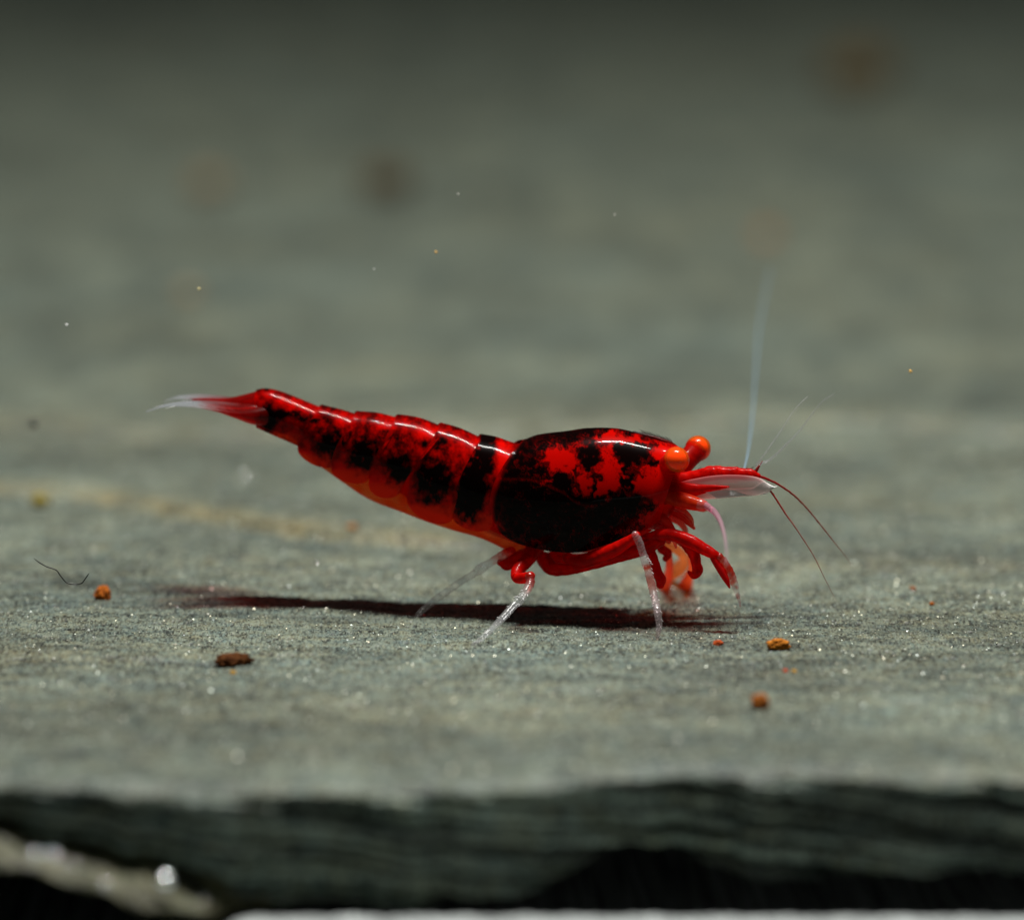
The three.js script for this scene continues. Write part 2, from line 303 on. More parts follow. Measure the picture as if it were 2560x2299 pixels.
// ---- carapace
{
  const redBlobs = [[1400, 1140, 40, 26, 0.9], [1432, 1172, 34, 26, 0.85], [1378, 1158, 26, 20, 0.5], [1385, 1205, 36, 9, 0.6], [1462, 1212, 24, 40, 0.9], [1515, 1150, 30, 38, 0.9], [1508, 1222, 18, 28, 1.1], [1540, 1192, 28, 34, 0.8], [1450, 1118, 26, 12, 0.45], [1528, 1092, 50, 12, 1.15], [1588, 1102, 34, 9, 0.85], [1600, 1215, 36, 22, 0.75], [1600, 1168, 20, 16, 0.4],
    [1700, 1215, 74, 92, 2.3], [1665, 1290, 60, 40, 1.7], [1605, 1335, 60, 14, 0.9], [1660, 1140, 24, 24, 0.7], [1246, 1282, 12, 36, 0.7], [1256, 1318, 16, 18, 0.7]];
  const darkBlobs = [[1405, 1208, 14, 15, 1.1], [1472, 1152, 19, 26, 1.0], [1487, 1222, 8, 26, 1.0], [1452, 1250, 30, 9, 0.9], [1562, 1178, 10, 26, 0.85], [1575, 1135, 46, 13, 0.95], [1440, 1180, 10, 18, 0.6], [1390, 1150, 8, 8, 0.5], [1565, 1208, 8, 14, 0.9], [1628, 1268, 28, 18, 1.1], [1560, 1262, 50, 12, 0.9], [1640, 1160, 36, 11, 0.9], [1640, 1200, 14, 10, 0.5]];
  const seam = table([[1200, 1199], [1310, 1201], [1340, 1206], [1380, 1221], [1410, 1236], [1430, 1252], [1455, 1263], [1480, 1266], [1500, 1262], [1560, 1256], [1620, 1258], [1700, 1262]]);
  const color = (p, u) => {
    const [X0, Y0] = side(p), zz = p.far ? 40 : 0;
    const X = X0 + 26 * fbm3(X0 / 30 + 7, Y0 / 30, zz, 3), Y = Y0 + 20 * fbm3(X0 / 30, Y0 / 30 + 31, zz, 3);
    const f1 = fbm3(X / 34, Y / 34, zz, 4), grain = n3(X0 / 3.2, Y0 / 3.2, zz), f2 = fbm3(X / 11 + 20, Y / 11, zz, 3);
    let r = 0; for (const b of redBlobs) r += blob(X, Y, b);
    for (const b of darkBlobs) r -= blob(X, Y, b);
    let k = 1 - sst(0.02, 1.25, 1.25 * r + 0.6 * f1 + 0.42 * f2 + 0.14 * grain);
    k = Math.max(k, 0.16 * sst(1650, 1600, X0));
    const below = Y0 - seam(X0);
    if (below > 0 && X < 1640) {                              // gill cover: black with faint red mottling
      const m = 0.93 + 0.2 * f1 - 0.5 * sst(0.02, 0.5, f2 + 0.4 * f1 + 0.16 * grain + 0.14 * sst(1280, 1345, Y)) * sst(1265, 1300, X);
      const front = sst(1575, 1640, X + 0.5 * (Y - 1290) + 30 * f1 + 26 * f2);
      k = lerp(Math.max(k, clamp(m)), k, Math.max(front, 0.85 * sst(0.55, 1.0, r)));
    }
    // thin red line of the seam
    if (X > 1225 && X < 1500) k -= 0.42 * Math.exp(-((below / 3.2) ** 2)) * (X < 1300 ? 0.5 : 1) * (0.6 + f2);
    k = lerp(k, Math.max(k, 0.92 + 0.1 * f1), sst(1122, 1096, Y + 16 * f2) * sst(1490, 1455, X + 20 * f2));
    k -= 0.6 * sst(0.035, 0.012, u) * sst(1150, 1230, Y0) + 0.25 * sst(0.02, 0.0, u);      // thin clear rim of the rear edge
    return pigment(clamp(k));
  };
  const g = plateGeo(240, 260,
    (u) => { const x = lerp(1306, 1700, u); return [x, dorsal(x)]; },
    (u) => { const x = lerp(1236, 1650, u); return [x, table([[1236, 1306], [1246, 1322], [1286, 1349], [1348, 1367], [1410, 1375], [1459, 1372], [1521, 1353], [1595, 1326], [1630, 1308], [1650, 1290]])(x) + 6]; },
    halfW, { bulge: -34, flare: 0.03, foot: 0.72, color });
  mesh('carapace', g, shellMat, shrimp);
}
// ---- abdominal plates: dorsal range, lower lobe range, heights of the lobe (rear end, lowest, front end)
const plates = [
  { d: [1204, 1300], v: [1129, 1234], y: [1284, 1327, 1306], dark: [[1172, 1260, 36, 56, 1.35], [1190, 1190, 24, 52, 1.25], [1218, 1125, 17, 48, 1.25]], red: [[1258, 1150, 17, 60, 1.0], [1160, 1322, 50, 12, 0.9], [1215, 1285, 14, 40, 0.6]] },
  { d: [1103, 1216], v: [1019, 1134], y: [1250, 1306, 1288], dark: [[1087, 1205, 40, 48, 1.2], [1105, 1110, 18, 22, 0.7], [1075, 1250, 30, 20, 0.45]], red: [[1060, 1285, 60, 22, 0.8], [1170, 1110, 40, 18, 0.5]] },
  { d: [995, 1113], v: [924, 1006], y: [1214, 1246, 1219], dark: [[998, 1176, 31, 42, 1.25], [1065, 1112, 20, 10, 0.5], [1010, 1095, 25, 18, 0.5]], red: [[950, 1225, 40, 24, 0.9], [1065, 1085, 36, 14, 0.7]] },
  { d: [893, 1004], v: [830, 922], y: [1176, 1208, 1196], dark: [[911, 1141, 33, 42, 1.25], [965, 1090, 18, 14, 0.6], [920, 1062, 24, 16, 0.5]], red: [[868, 1188, 40, 20, 0.9], [960, 1066, 24, 12, 0.5]] },
  { d: [806, 902], v: [746, 842], y: [1124, 1166, 1158], dark: [[828, 1121, 36, 36, 1.25], [870, 1090, 20, 14, 0.4], [826, 1050, 18, 16, 0.5]], red: [[790, 1150, 40, 16, 0.7], [850, 1052, 20, 12, 0.6]] },
  { d: [640, 816], v: [642, 760], y: [1070, 1106, 1122], dark: [[676, 1036, 24, 26, 1.2], [720, 1036, 44, 10, 0.9], [790, 1050, 40, 9, 0.8], [668, 1058, 16, 16, 0.7]], red: [[700, 1008, 40, 14, 0.7], [760, 1020, 40, 12, 0.5]] },
];
plates.forEach((P, n) => {
  const color = (p, u) => {
    const [X, Y] = side(p), zz = (p.far ? 40 : 0) + n * 7;
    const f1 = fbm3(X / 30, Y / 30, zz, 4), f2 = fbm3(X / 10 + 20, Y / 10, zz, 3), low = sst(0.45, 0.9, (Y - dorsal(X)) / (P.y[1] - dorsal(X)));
    let k = lerp(0.45, n === 5 ? 0.5 : 0.2, low) + 0.46 * f1 + 0.22 * f2;
    for (const b of P.dark) k += (n ? 0.98 : 1.15) * blob(X, Y, b) * (0.9 + 0.5 * f1 + 0.2 * f2);
    for (const b of P.red) k -= 0.55 * blob(X, Y, b);
    k += 0.28 * Math.exp(-(((Y - dorsal(X)) / 9) ** 2));        // dark line along the back
    return mix3(pigment(clamp(k)), [1.0, 0.055, 0.004], 0.65 * sst(0.84, 1.0, low) * (1 - clamp(k)));  // orange on the lower margin paints in the glow through thin shell
  };
  const [y0, y1, y2] = P.y;
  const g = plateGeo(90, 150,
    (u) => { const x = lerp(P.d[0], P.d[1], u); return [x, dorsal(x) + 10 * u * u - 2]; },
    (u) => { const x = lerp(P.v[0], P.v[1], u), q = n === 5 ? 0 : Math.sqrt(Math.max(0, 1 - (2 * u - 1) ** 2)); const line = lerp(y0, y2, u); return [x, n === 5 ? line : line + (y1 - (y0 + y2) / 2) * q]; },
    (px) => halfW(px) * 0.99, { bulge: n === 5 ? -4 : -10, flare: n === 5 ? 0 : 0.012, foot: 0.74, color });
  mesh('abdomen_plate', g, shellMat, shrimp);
});
// ---- body: the flesh inside the shell, from the tail root to the head
{
  const bellyCore = table([[600, 1045], [650, 1064], [751, 1106], [811, 1145], [900, 1190], [1000, 1228], [1100, 1282], [1200, 1318], [1260, 1345], [1330, 1372], [1420, 1388], [1520, 1374], [1600, 1346], [1650, 1306], [1700, 1268], [1745, 1236]]);
  const pts = [];
  for (let px = 620; px <= 1740; px += 28) {
    const t = dorsal(px) + 16 + (px > 1600 ? (px - 1600) * 0.3 : 0), b = bellyCore(px) - 4, c = S(px, (t + b) / 2, 0), h = (b - t) / 2 * PX;
    pts.push([c, h, Math.min(h * 0.92, halfW(px) * 0.8)]);
  }
  const g = limb(pts, { steps: 150, radial: 40, flat: true, color: (t, p) => { const X = lerp(620, 1740, t), Y = 1580 - (p.y - 0.21 * zmid(X)) * 60.5, n = fbm3(p.x * 1.4, p.y * 1.4, p.z * 1.4, 3); return mix3(mix3([0.75, 0.012, 0.003], [0.85, 0.05, 0.01], clamp(sst(0.55, 1, (Y - dorsal(X)) / (bellyCore(X) - dorsal(X))) * 0.7)), [0.4, 0.004, 0.001], clamp(0.4 * n + 0.15)); } });
  mesh('body', g, fleshMat, shrimp);
  // translucent skin of the belly under the plates
  const bellySkin = table([[790, 1156], [811, 1166], [877, 1212], [939, 1252], [1013, 1281], [1062, 1300], [1136, 1325], [1210, 1346], [1259, 1367], [1300, 1388], [1340, 1398]]);
  const ps = [];
  for (let px = 800; px <= 1330; px += 30) { const b = bellySkin(px), c = S(px, b - 38, 0); ps.push([c, 38 * PX, Math.min(0.8, halfW(px) * 0.6)]); }
  mesh('belly_skin', limb(ps, { steps: 90, radial: 28, flat: true, color: (t, p) => mix3([0.95, 0.17, 0.03], [0.95, 0.40, 0.17], clamp(0.5 + fbm3(p.x * 0.9, p.y, p.z, 3) - t * 0.4)) }), membraneMat, shrimp);
}
// ---- eyes on short stalks
for (const [px, py, z, sx, sy, sz] of [[1691, 1149, 1.2, 1658, 1172, 0.6], [1745, 1121, -1.3, 1700, 1168, -0.5]]) {
  const c = S(px, py, z), a = S(sx, sy, sz), near = z > 0;
  const stalk = limb([[a, 0.46], [a.clone().lerp(c, 0.45), 0.43], [c.clone().lerp(a, near ? 0.22 : 0.13), 0.46]], { steps: 20, radial: 20, color: (t, p) => mix3([0.8, 0.006, 0.002], [0.35, 0.002, 0.001], clamp((near ? 0.2 : 0.6) + 0.8 * fbm3(p.x * 3, p.y * 3, p.z * 3, 3))) });
  mesh('eye_stalk', stalk, limbMat, shrimp);
  const dir = c.clone().sub(a).normalize();
  const ball = (R, tone) => {
    const g = new THREE.SphereGeometry(R, 56, 40), q = g.attributes.position, col = [];
    for (let i = 0; i < q.count; i++) { const n = fbm3(q.getX(i) * 6, q.getY(i) * 6, q.getZ(i) * 6, 3), fore = (q.getX(i) * dir.x + q.getY(i) * dir.y + q.getZ(i) * dir.z) / R; col.push(...tone(fore, n)); }
    g.setAttribute('color', new THREE.Float32BufferAttribute(col, 3)); g.translate(c.x, c.y, c.z);
    return g;
  };
  const eye = mesh('eye', ball(0.53, (fore, n) => mix3([1.0, 0.25, 0.02], [0.95, 0.015, 0.003], sst(0.1, -0.5, fore + 0.25 * n))), eyeMat, shrimp);
  mesh('eye_core', ball(0.42, (fore, n) => mix3([1.0, 0.11, 0.004], [0.95, 0.018, 0.002], clamp(sst(0.3, -0.3, fore) + 0.9 * n + 0.25))), eyeCoreMat, eye);
}
// ---- rostrum ridge with its row of fine spines
{
  const g = limb([[S(1585, 1082, 0), 0.08], [S(1640, 1097, 0), 0.12], [S(1680, 1112, 0), 0.11], [S(1704, 1126, 0), 0.03]], { steps: 40, radial: 12, color: (t) => mix3(BLACK, [0.35, 0.004, 0.002], t) });
  const ro = mesh('rostrum', g, limbMat, shrimp);
  const hs = [];
  for (let i = 0; i < 17; i++) { const x = lerp(1612, 1684, i / 16), y = dorsal(x) - 1; hs.push(plain(limb([[S(x, y + 4, 0), 0.022], [S(x - 5, y - 6, 0.02), 0.014], [S(x - 12 - 3 * rnd(), y - 13 - 3 * rnd(), 0.03), 0.004]], { steps: 6, radial: 6 }))); }
  mesh('spine_row', mergeGeometries(hs), hairMat, ro).userData.kind = 'stuff';
}
// ---- antennules: thick jointed stalk, and two pairs of whips
const redLimb = (n = 0) => (t, p) => mix3([0.9, 0.006, 0.002], [0.5, 0.002, 0.002], clamp(0.35 + 0.9 * fbm3(p.x * 2.2, p.y * 2.2, p.z * 2.2 + n, 3)));
for (const dz of [0.35, -0.35]) {
  const pts = [[S(1655, 1212, dz), 30 * PX, 0.34], [S(1700, 1204, dz), 23 * PX, 0.3], [S(1745, 1193, dz * 1.2), 19 * PX, 0.27], [S(1775, 1186, dz * 1.3), 21 * PX, 0.27], [S(1800, 1186, dz * 1.3), 22 * PX, 0.26], [S(1808, 1186, dz * 1.3), 19 * PX, 0.24], [S(1842, 1186, dz * 1.3), 20 * PX, 0.22], [S(1850, 1186, dz * 1.3), 16 * PX, 0.2], [S(1878, 1187, dz * 1.3), 15 * PX, 0.18], [S(1895, 1190, dz * 1.3), 8 * PX, 0.12]];
  const st = mesh('antennule', limb(pts, { steps: 60, radial: 18, flat: true, rough: 0.08, roughFreq: 5, color: redLimb(dz) }), limbMat, shrimp);
  const hs = [];
  for (let i = 0; i < 12; i++) { const x = 1735 + i * 13 + 5 * rnd(), y = 1178 + 4 * rnd(); hs.push(plain(limb([[S(x, y, dz), 0.022], [S(x + 8, y - 7, dz), 0.014], [S(x + 17, y - 12 - 3 * rnd(), dz * 1.1), 0.005]], { steps: 6, radial: 6 }))); }
  mesh('bristle_row', mergeGeometries(hs), hairMat, st).userData.kind = 'stuff';
}
const whip = (name, pts, r0, r1, col, mat, parent = shrimp, extra = {}) => mesh(name, limb(pts.map((p, i) => [p, lerp(r0, r1, i / (pts.length - 1))]), { steps: 90, radial: 8, color: col, rough: 0.3, roughFreq: 14, ...extra }), mat, parent);
const whipRed = (t) => (t < 0.3 ? mix3([0.6, 0.01, 0.02], [0.42, 0.03, 0.02], t / 0.3) : mix3([0.42, 0.03, 0.02], [0.6, 0.4, 0.34], (t - 0.3) / 0.7));
whip('antenna', [S(1878, 1192, 0.5), S(1905, 1206, 0.8), S(1930, 1232, 1.0), S(1965, 1285, 1.3), S(1990, 1320, 1.5), S(2035, 1390, 1.6), S(2062, 1445, 1.6), S(2085, 1490, 1.5)], 0.055, 0.006, whipRed, limbMat);
whip('antenna', [S(1885, 1187, -0.4), S(1925, 1200, -0.6), S(1975, 1230, -0.9), S(2010, 1262, -1.2), S(2060, 1322, -1.6), S(2090, 1360, -2), S(2108, 1382, -2.2), S(2130, 1412, -2.6)], 0.055, 0.006, whipRed, limbMat);
whip('antenna', [S(1885, 1184, 0.2), S(1895, 1170, 0.2), S(1906, 1153, 0.2)], 0.085, 0.02, () => [0.5, 0.02, 0.02], limbMat, shrimp, { steps: 20 });
whip('antenna', [S(1900, 1160, 0.3), S(1925, 1148, 0.3), S(1965, 1112, 0.6), S(2000, 1075, 1), S(2060, 1000, 1.6), S(2085, 985, 1.8)], 0.05, 0.012, () => CLEAR, clearMat, shrimp, { rough: 0.55, roughFreq: 6 });
whip('antenna', [S(1890, 1165, -0.3), S(1915, 1130, -0.5), S(1950, 1080, -0.9), S(1990, 1020, -1.4), S(2020, 990, -1.8)], 0.035, 0.01, () => CLEAR, clearMat, shrimp, { rough: 0.5, roughFreq: 6 });
whip('antenna', [S(1858, 1185, -1), S(1872, 1120, -6), S(1882, 1030, -11), S(1890, 920, -16), S(1897, 830, -21), S(1912, 740, -25), S(1926, 675, -28)], 0.042, 0.022, () => [0.4, 0.56, 0.68], new THREE.MeshPhysicalMaterial({ vertexColors: true, roughness: 0.5, specularIntensity: 0.3, transmission: 0.7, thickness: 0 }), shrimp, { rough: 0.05 });
// ---- antennal scales: long pale blades, with a red rib
for (const dz of [0.75, -0.75]) {
  const sc = mesh('antennal_scale', limb([[S(1690, 1228, dz), 20 * PX, 0.07], [S(1730, 1224, dz), 26 * PX, 0.09], [S(1790, 1217, dz * 1.2), 29 * PX, 0.09], [S(1850, 1214, dz * 1.3), 27 * PX, 0.08], [S(1895, 1216, dz * 1.4), 22 * PX, 0.06], [S(1924, 1222, dz * 1.4), 8 * PX, 0.04]], { steps: 70, radial: 24, flat: true, color: (t, p, w) => mix3(mix3([0.85, 0.03, 0.01], [0.94, 0.86, 0.84], sst(0.02, 0.3, t)), [0.6, 0.06, 0.07], 0.85 * sst(0.35, 0.8, Math.cos(w)) * (1 - sst(0.6, 0.95, t))) }), new THREE.MeshPhysicalMaterial({ vertexColors: true, roughness: 0.4, specularIntensity: 0.4, transmission: 0.6, thickness: 0, ior: 1.35 }), shrimp);
  mesh('scale_rib', limb([[S(1660, 1230, dz * 1.0), 32 * PX, 0.3], [S(1700, 1228, dz * 1.15), 25 * PX, 0.2], [S(1745, 1224, dz * 1.25), 14 * PX, 0.12], [S(1790, 1219, dz * 1.35), 7 * PX, 0.08], [S(1822, 1217, dz * 1.4), 2 * PX]], { steps: 30, radial: 12, color: redLimb(3) }), limbMat, sc);
  const fr = [];
  for (let i = 0; i < 110; i++) { const t = i / 109, x = lerp(1775, 1925, t), y = lerp(1240, 1232, t) - 5 * sst(0.8, 1, t) * 3; fr.push(plain(limb([[S(x - 14, y - 12, dz * 1.34), 0.026], [S(x + 12, y + 1, dz * 1.36), 0.02], [S(x + 20 - 4 * rnd(), y + 6 - 8 * t, dz * 1.35), 0.006]], { steps: 5, radial: 5 }))); }
  mesh('fringe', mergeGeometries(fr), paleHairMat, sc).userData.kind = 'stuff';
}
// ---- antennal stalk with the near antenna's soft violet whip
{
  const st = mesh('antenna_stalk', limb([[S(1668, 1240, 0.9), 18 * PX], [S(1705, 1250, 1.1), 20 * PX], [S(1735, 1258, 1.2), 18 * PX], [S(1758, 1264, 1.25), 14 * PX]], { steps: 30, radial: 20, color: (t, p) => mix3([0.85, 0.07, 0.01], [0.7, 0.02, 0.005], clamp(0.5 + fbm3(p.x * 4, p.y * 4, p.z * 4, 2))) }), limbMat, shrimp);
  mesh('stalk_cuff', limb([[S(1752, 1262, 1.25), 17 * PX], [S(1763, 1266, 1.25), 15 * PX], [S(1770, 1268, 1.25), 10 * PX]], { steps: 12, radial: 18, color: () => [0.95, 0.6, 0.55] }), clearMat, st);
  whip('whip', [S(1764, 1262, 1.3), S(1785, 1278, 2.0), S(1800, 1300, 3.2), S(1811, 1335, 5), S(1816, 1370, 7), S(1818, 1410, 9.5)], 0.15, 0.03, (t) => mix3([0.85, 0.5, 0.62], [0.75, 0.7, 0.72], t), new THREE.MeshPhysicalMaterial({ vertexColors: true, roughness: 0.3, specularIntensity: 0.3, transmission: 0.84, thickness: 0 }), st, { rough: 0.04 });
}
// ---- legs. Each: red upper pieces, and a glassy lower piece
const bone = (pts) => pts.map(([px, py, z, r]) => [S(px, py, z), r * PX]);
const glassy = (redUntil, amount = 1) => (t, p) => mix3([0.82, 0.06, 0.03], CLEAR, clamp(sst(redUntil - 0.08, redUntil + 0.12, t + 0.04 * n3(p.x * 5, p.y * 5, p.z * 5)) * amount + (1 - amount)));
function leg(upper, lower, redUntil, spines, name = 'walking_leg', n = 0, tone = glassy(redUntil)) {
  const up = mesh(name, limb(bone(upper), { steps: 14 * upper.length, radial: 16, color: redLimb(n), rough: 0.05, roughFreq: 4 }), limbMat, shrimp);
  if (lower) {
    mesh('lower_leg', limb(bone(lower), { steps: 20 * lower.length, radial: 14, color: tone, rough: 0.09, roughFreq: 9 }), clearMat, up);
    const hs = [], c = new THREE.CatmullRomCurve3(bone(lower).map((p) => p[0]));
    for (let i = 0; i < spines; i++) { const t = lerp(0.25, 0.98, i / spines), p = c.getPoint(t), T = c.getTangent(t), a = rnd() * 6.283, r = lower[Math.min(lower.length - 1, Math.floor(t * lower.length))][3] * PX; const o = new THREE.Vector3(Math.cos(a), Math.sin(a), Math.sin(a * 2 + 1) * 0.8).addScaledVector(T, -o0(a, T)).normalize(); hs.push(plain(limb([[p.clone().addScaledVector(o, r * 0.8), 0.014], [p.clone().addScaledVector(o, r * 1.25).addScaledVector(T, 0.09), 0.004]], { steps: 4, radial: 5 }))); }
    if (hs.length) mesh('leg_bristles', mergeGeometries(hs), paleHairMat, up).userData.kind = 'stuff';
  }
  return up;
}
function o0(a, T) { return Math.cos(a) * T.x + Math.sin(a) * T.y + Math.sin(a * 2 + 1) * 0.8 * T.z; }
const ZA = groundAt(1036, 1543).z - zmid(1036), ZB = groundAt(1182, 1614).z - zmid(1182), ZC = groundAt(1643, 1598).z - zmid(1643);
// rear leg stretched back
leg([[1345, 1375, 0.2, 16], [1305, 1386, 0.6, 14], [1268, 1410, 0.8, 16], [1252, 1406, 0.8, 10]], [[1278, 1378, 0.9, 12], [1262, 1386, 0.9, 13], [1225, 1407, ZA * 0.75, 10], [1201, 1422, ZA * 0.8, 13], [1185, 1433, ZA * 0.82, 9], [1150, 1455, ZA * 0.85, 8.5], [1100, 1490, ZA * 0.9, 9], [1060, 1522, ZA * 0.97, 8], [1048, 1533, ZA, 7], [1038, 1541, ZA, 2.5]], 0.12, 14, 'walking_leg', 1);
// second leg from the rear
leg([[1335, 1372, 0.6, 22], [1318, 1400, 1.2, 18], [1293, 1428, 1.8, 16], [1292, 1444, 2.2, 13], [1315, 1444, 2.6, 14], [1326, 1440, 2.8, 12]], [[1325, 1440, 2.9, 12], [1326, 1456, 3.1, 11], [1316, 1476, 3.5, 11], [1306, 1491, 3.75, 9], [1298, 1500, 3.9, 12.5], [1286, 1512, 4.1, 9.5], [1255, 1546, 4.8, 9], [1222, 1579, ZB - 0.5, 7], [1200, 1598, ZB - 0.15, 6], [1181, 1613, ZB, 4]], 0.12, 26, 'walking_leg', 2);
// front near leg, its upper piece folded forward along the belly
leg([[1420, 1395, 0.9, 14], [1450, 1404, 1.4, 17], [1500, 1388, 1.7, 18], [1550, 1366, 1.9, 16], [1582, 1346, 2.0, 12], [1592, 1338, 2.05, 10]], [[1588, 1336, 2.1, 9], [1597, 1352, 2.15, 10], [1608, 1385, 2.2, 9.5], [1616, 1408, 2.3, 12], [1619, 1420, 2.3, 9.5], [1624, 1440, 2.4, 10], [1634, 1482, 2.6, 9.5], [1643, 1525, ZC - 0.3, 9.5], [1648, 1560, ZC - 0.1, 8], [1646, 1580, ZC, 6], [1643, 1597, ZC, 3.5]], 0.42, 24, 'walking_leg', 3, (t) => mix3([0.93, 0.86, 0.88], [0.85, 0.12, 0.05], clamp(0.9 * Math.exp(-(((t - 0.38) / 0.045) ** 2)) + 0.5 * Math.exp(-(((t - 0.53) / 0.06) ** 2)))));
// another thigh folded along the belly behind it
leg([[1360, 1398, 0.2, 20], [1378, 1420, 0.6, 18], [1410, 1424, 0.9, 15], [1480, 1408, 1.2, 16], [1550, 1388, 1.3, 17], [1610, 1372, 1.3, 16], [1650, 1352, 1.2, 15]], null, 0, 0, 'walking_leg', 4);
leg([[1380, 1392, -0.9, 16], [1450, 1398, -1.4, 16], [1530, 1375, -1.6, 16], [1600, 1352, -1.6, 15]], null, 0, 0, 'walking_leg', 5);
// arm reaching forward, ending in a red finger and a clear finger
{
  const up = mesh('claw_arm', limb(bone([[1610, 1352, 1.0, 15], [1650, 1338, 1.2, 15.5], [1685, 1338, 1.4, 16], [1725, 1352, 1.6, 16.5], [1760, 1372, 1.7, 15], [1785, 1386, 1.8, 12.5], [1796, 1392, 1.8, 10]]), { steps: 70, radial: 18, color: redLimb(6), rough: 0.04 }), limbMat, shrimp);
  mesh('red_finger', limb(bone([[1784, 1394, 1.85, 9], [1800, 1420, 1.9, 10], [1815, 1447, 1.95, 8], [1824, 1468, 2, 2.5]]), { steps: 30, radial: 14, color: () => [0.72, 0.01, 0.01] }), limbMat, up);
  mesh('clear_finger', limb(bone([[1798, 1392, 1.8, 11], [1815, 1412, 1.8, 11], [1830, 1442, 1.8, 10], [1840, 1470, 1.8, 8], [1846, 1492, 1.8, 5], [1851, 1515, 1.8, 2]]), { steps: 50, radial: 14, rough: 0.2, roughFreq: 7, color: (t, p) => mix3([0.85, 0.12, 0.06], CLEAR, clamp(sst(0.25, 0.7, t) + 0.5 * n3(p.x * 4, p.y * 4, 5))) }), clearMat, up);
}
// short folded claws hanging below the head
leg([[1618, 1362, 0.9, 15], [1632, 1395, 1.1, 13], [1643, 1430, 1.2, 13], [1652, 1450, 1.2, 14], [1651, 1462, 1.2, 10]], null, 0, 0, 'claw', 7);
leg([[1712, 1352, 0.8, 16], [1735, 1385, 0.9, 15], [1741, 1410, 0.9, 13], [1744, 1425, 0.9, 14], [1735, 1438, 0.9, 10], [1722, 1430, 0.9, 4]], null, 0, 0, 'claw', 8);
leg([[1655, 1372, -0.6, 12], [1670, 1385, -0.8, 11], [1664, 1396, -0.8, 8]], null, 0, 0, 'claw', 9);
// far claws, pale orange
for (const [pts, c] of [
  [[[1640, 1345, -1, 12], [1690, 1372, -3, 12], [1712, 1398, -5, 13], [1700, 1418, -6.4, 20], [1682, 1436, -7, 16]], [0.9, 0.42, 0.2]],
  [[[1725, 1360, -1.2, 9], [1730, 1420, -4, 8], [1717, 1455, -6, 16], [1708, 1480, -7, 23], [1700, 1495, -7.2, 12]], [1.0, 0.3, 0.14]],
  [[[1672, 1380, -1, 9], [1672, 1430, -4, 11], [1655, 1465, -6.4, 19], [1612, 1492, -8, 18], [1565, 1508, -9, 14], [1530, 1516, -9.4, 7]], [0.85, 0.22, 0.12]],
]) mesh('far_claw', limb(bone(pts), { steps: 50, radial: 16, color: () => c }), new THREE.MeshPhysicalMaterial({ vertexColors: true, roughness: 0.4, specularIntensity: 0.15, transmission: 0.9, thickness: 0 }), shrimp);
// ---- mouthparts
for (const [pts, n] of [
  [[[1640, 1290, 0.7, 14], [1662, 1300, 0.8, 12], [1677, 1320, 0.8, 10], [1690, 1345, 0.8, 8], [1702, 1362, 0.8, 4]], 10],
  [[[1680, 1278, 0.3, 10], [1705, 1290, 0.3, 10], [1722, 1306, 0.2, 8], [1735, 1320, 0.1, 4]], 11],
  [[[1625, 1310, 0.9, 12], [1650, 1318, 1.0, 10], [1672, 1332, 1.0, 8], [1686, 1352, 0.95, 6], [1690, 1368, 0.9, 3]], 13],
  [[[1690, 1268, 0.6, 10], [1712, 1280, 0.7, 8], [1728, 1298, 0.7, 6], [1733, 1312, 0.7, 3]], 14],
  [[[1670, 1290, -0.9, 10], [1700, 1306, -1.2, 9], [1714, 1326, -1.3, 7], [1716, 1342, -1.3, 3]], 15],
  [[[1640, 1300, -0.4, 14], [1655, 1330, -0.5, 12], [1672, 1352, -0.6, 8]], 12],
]) mesh('mouthpart', limb(bone(pts), { steps: 34, radial: 14, color: (t, p) => mix3([0.85, 0.02, 0.005], [0.9, n > 12 ? 0.4 : 0.16, n > 12 ? 0.3 : 0.1], t) }), n > 12 ? clearMat : limbMat, shrimp);
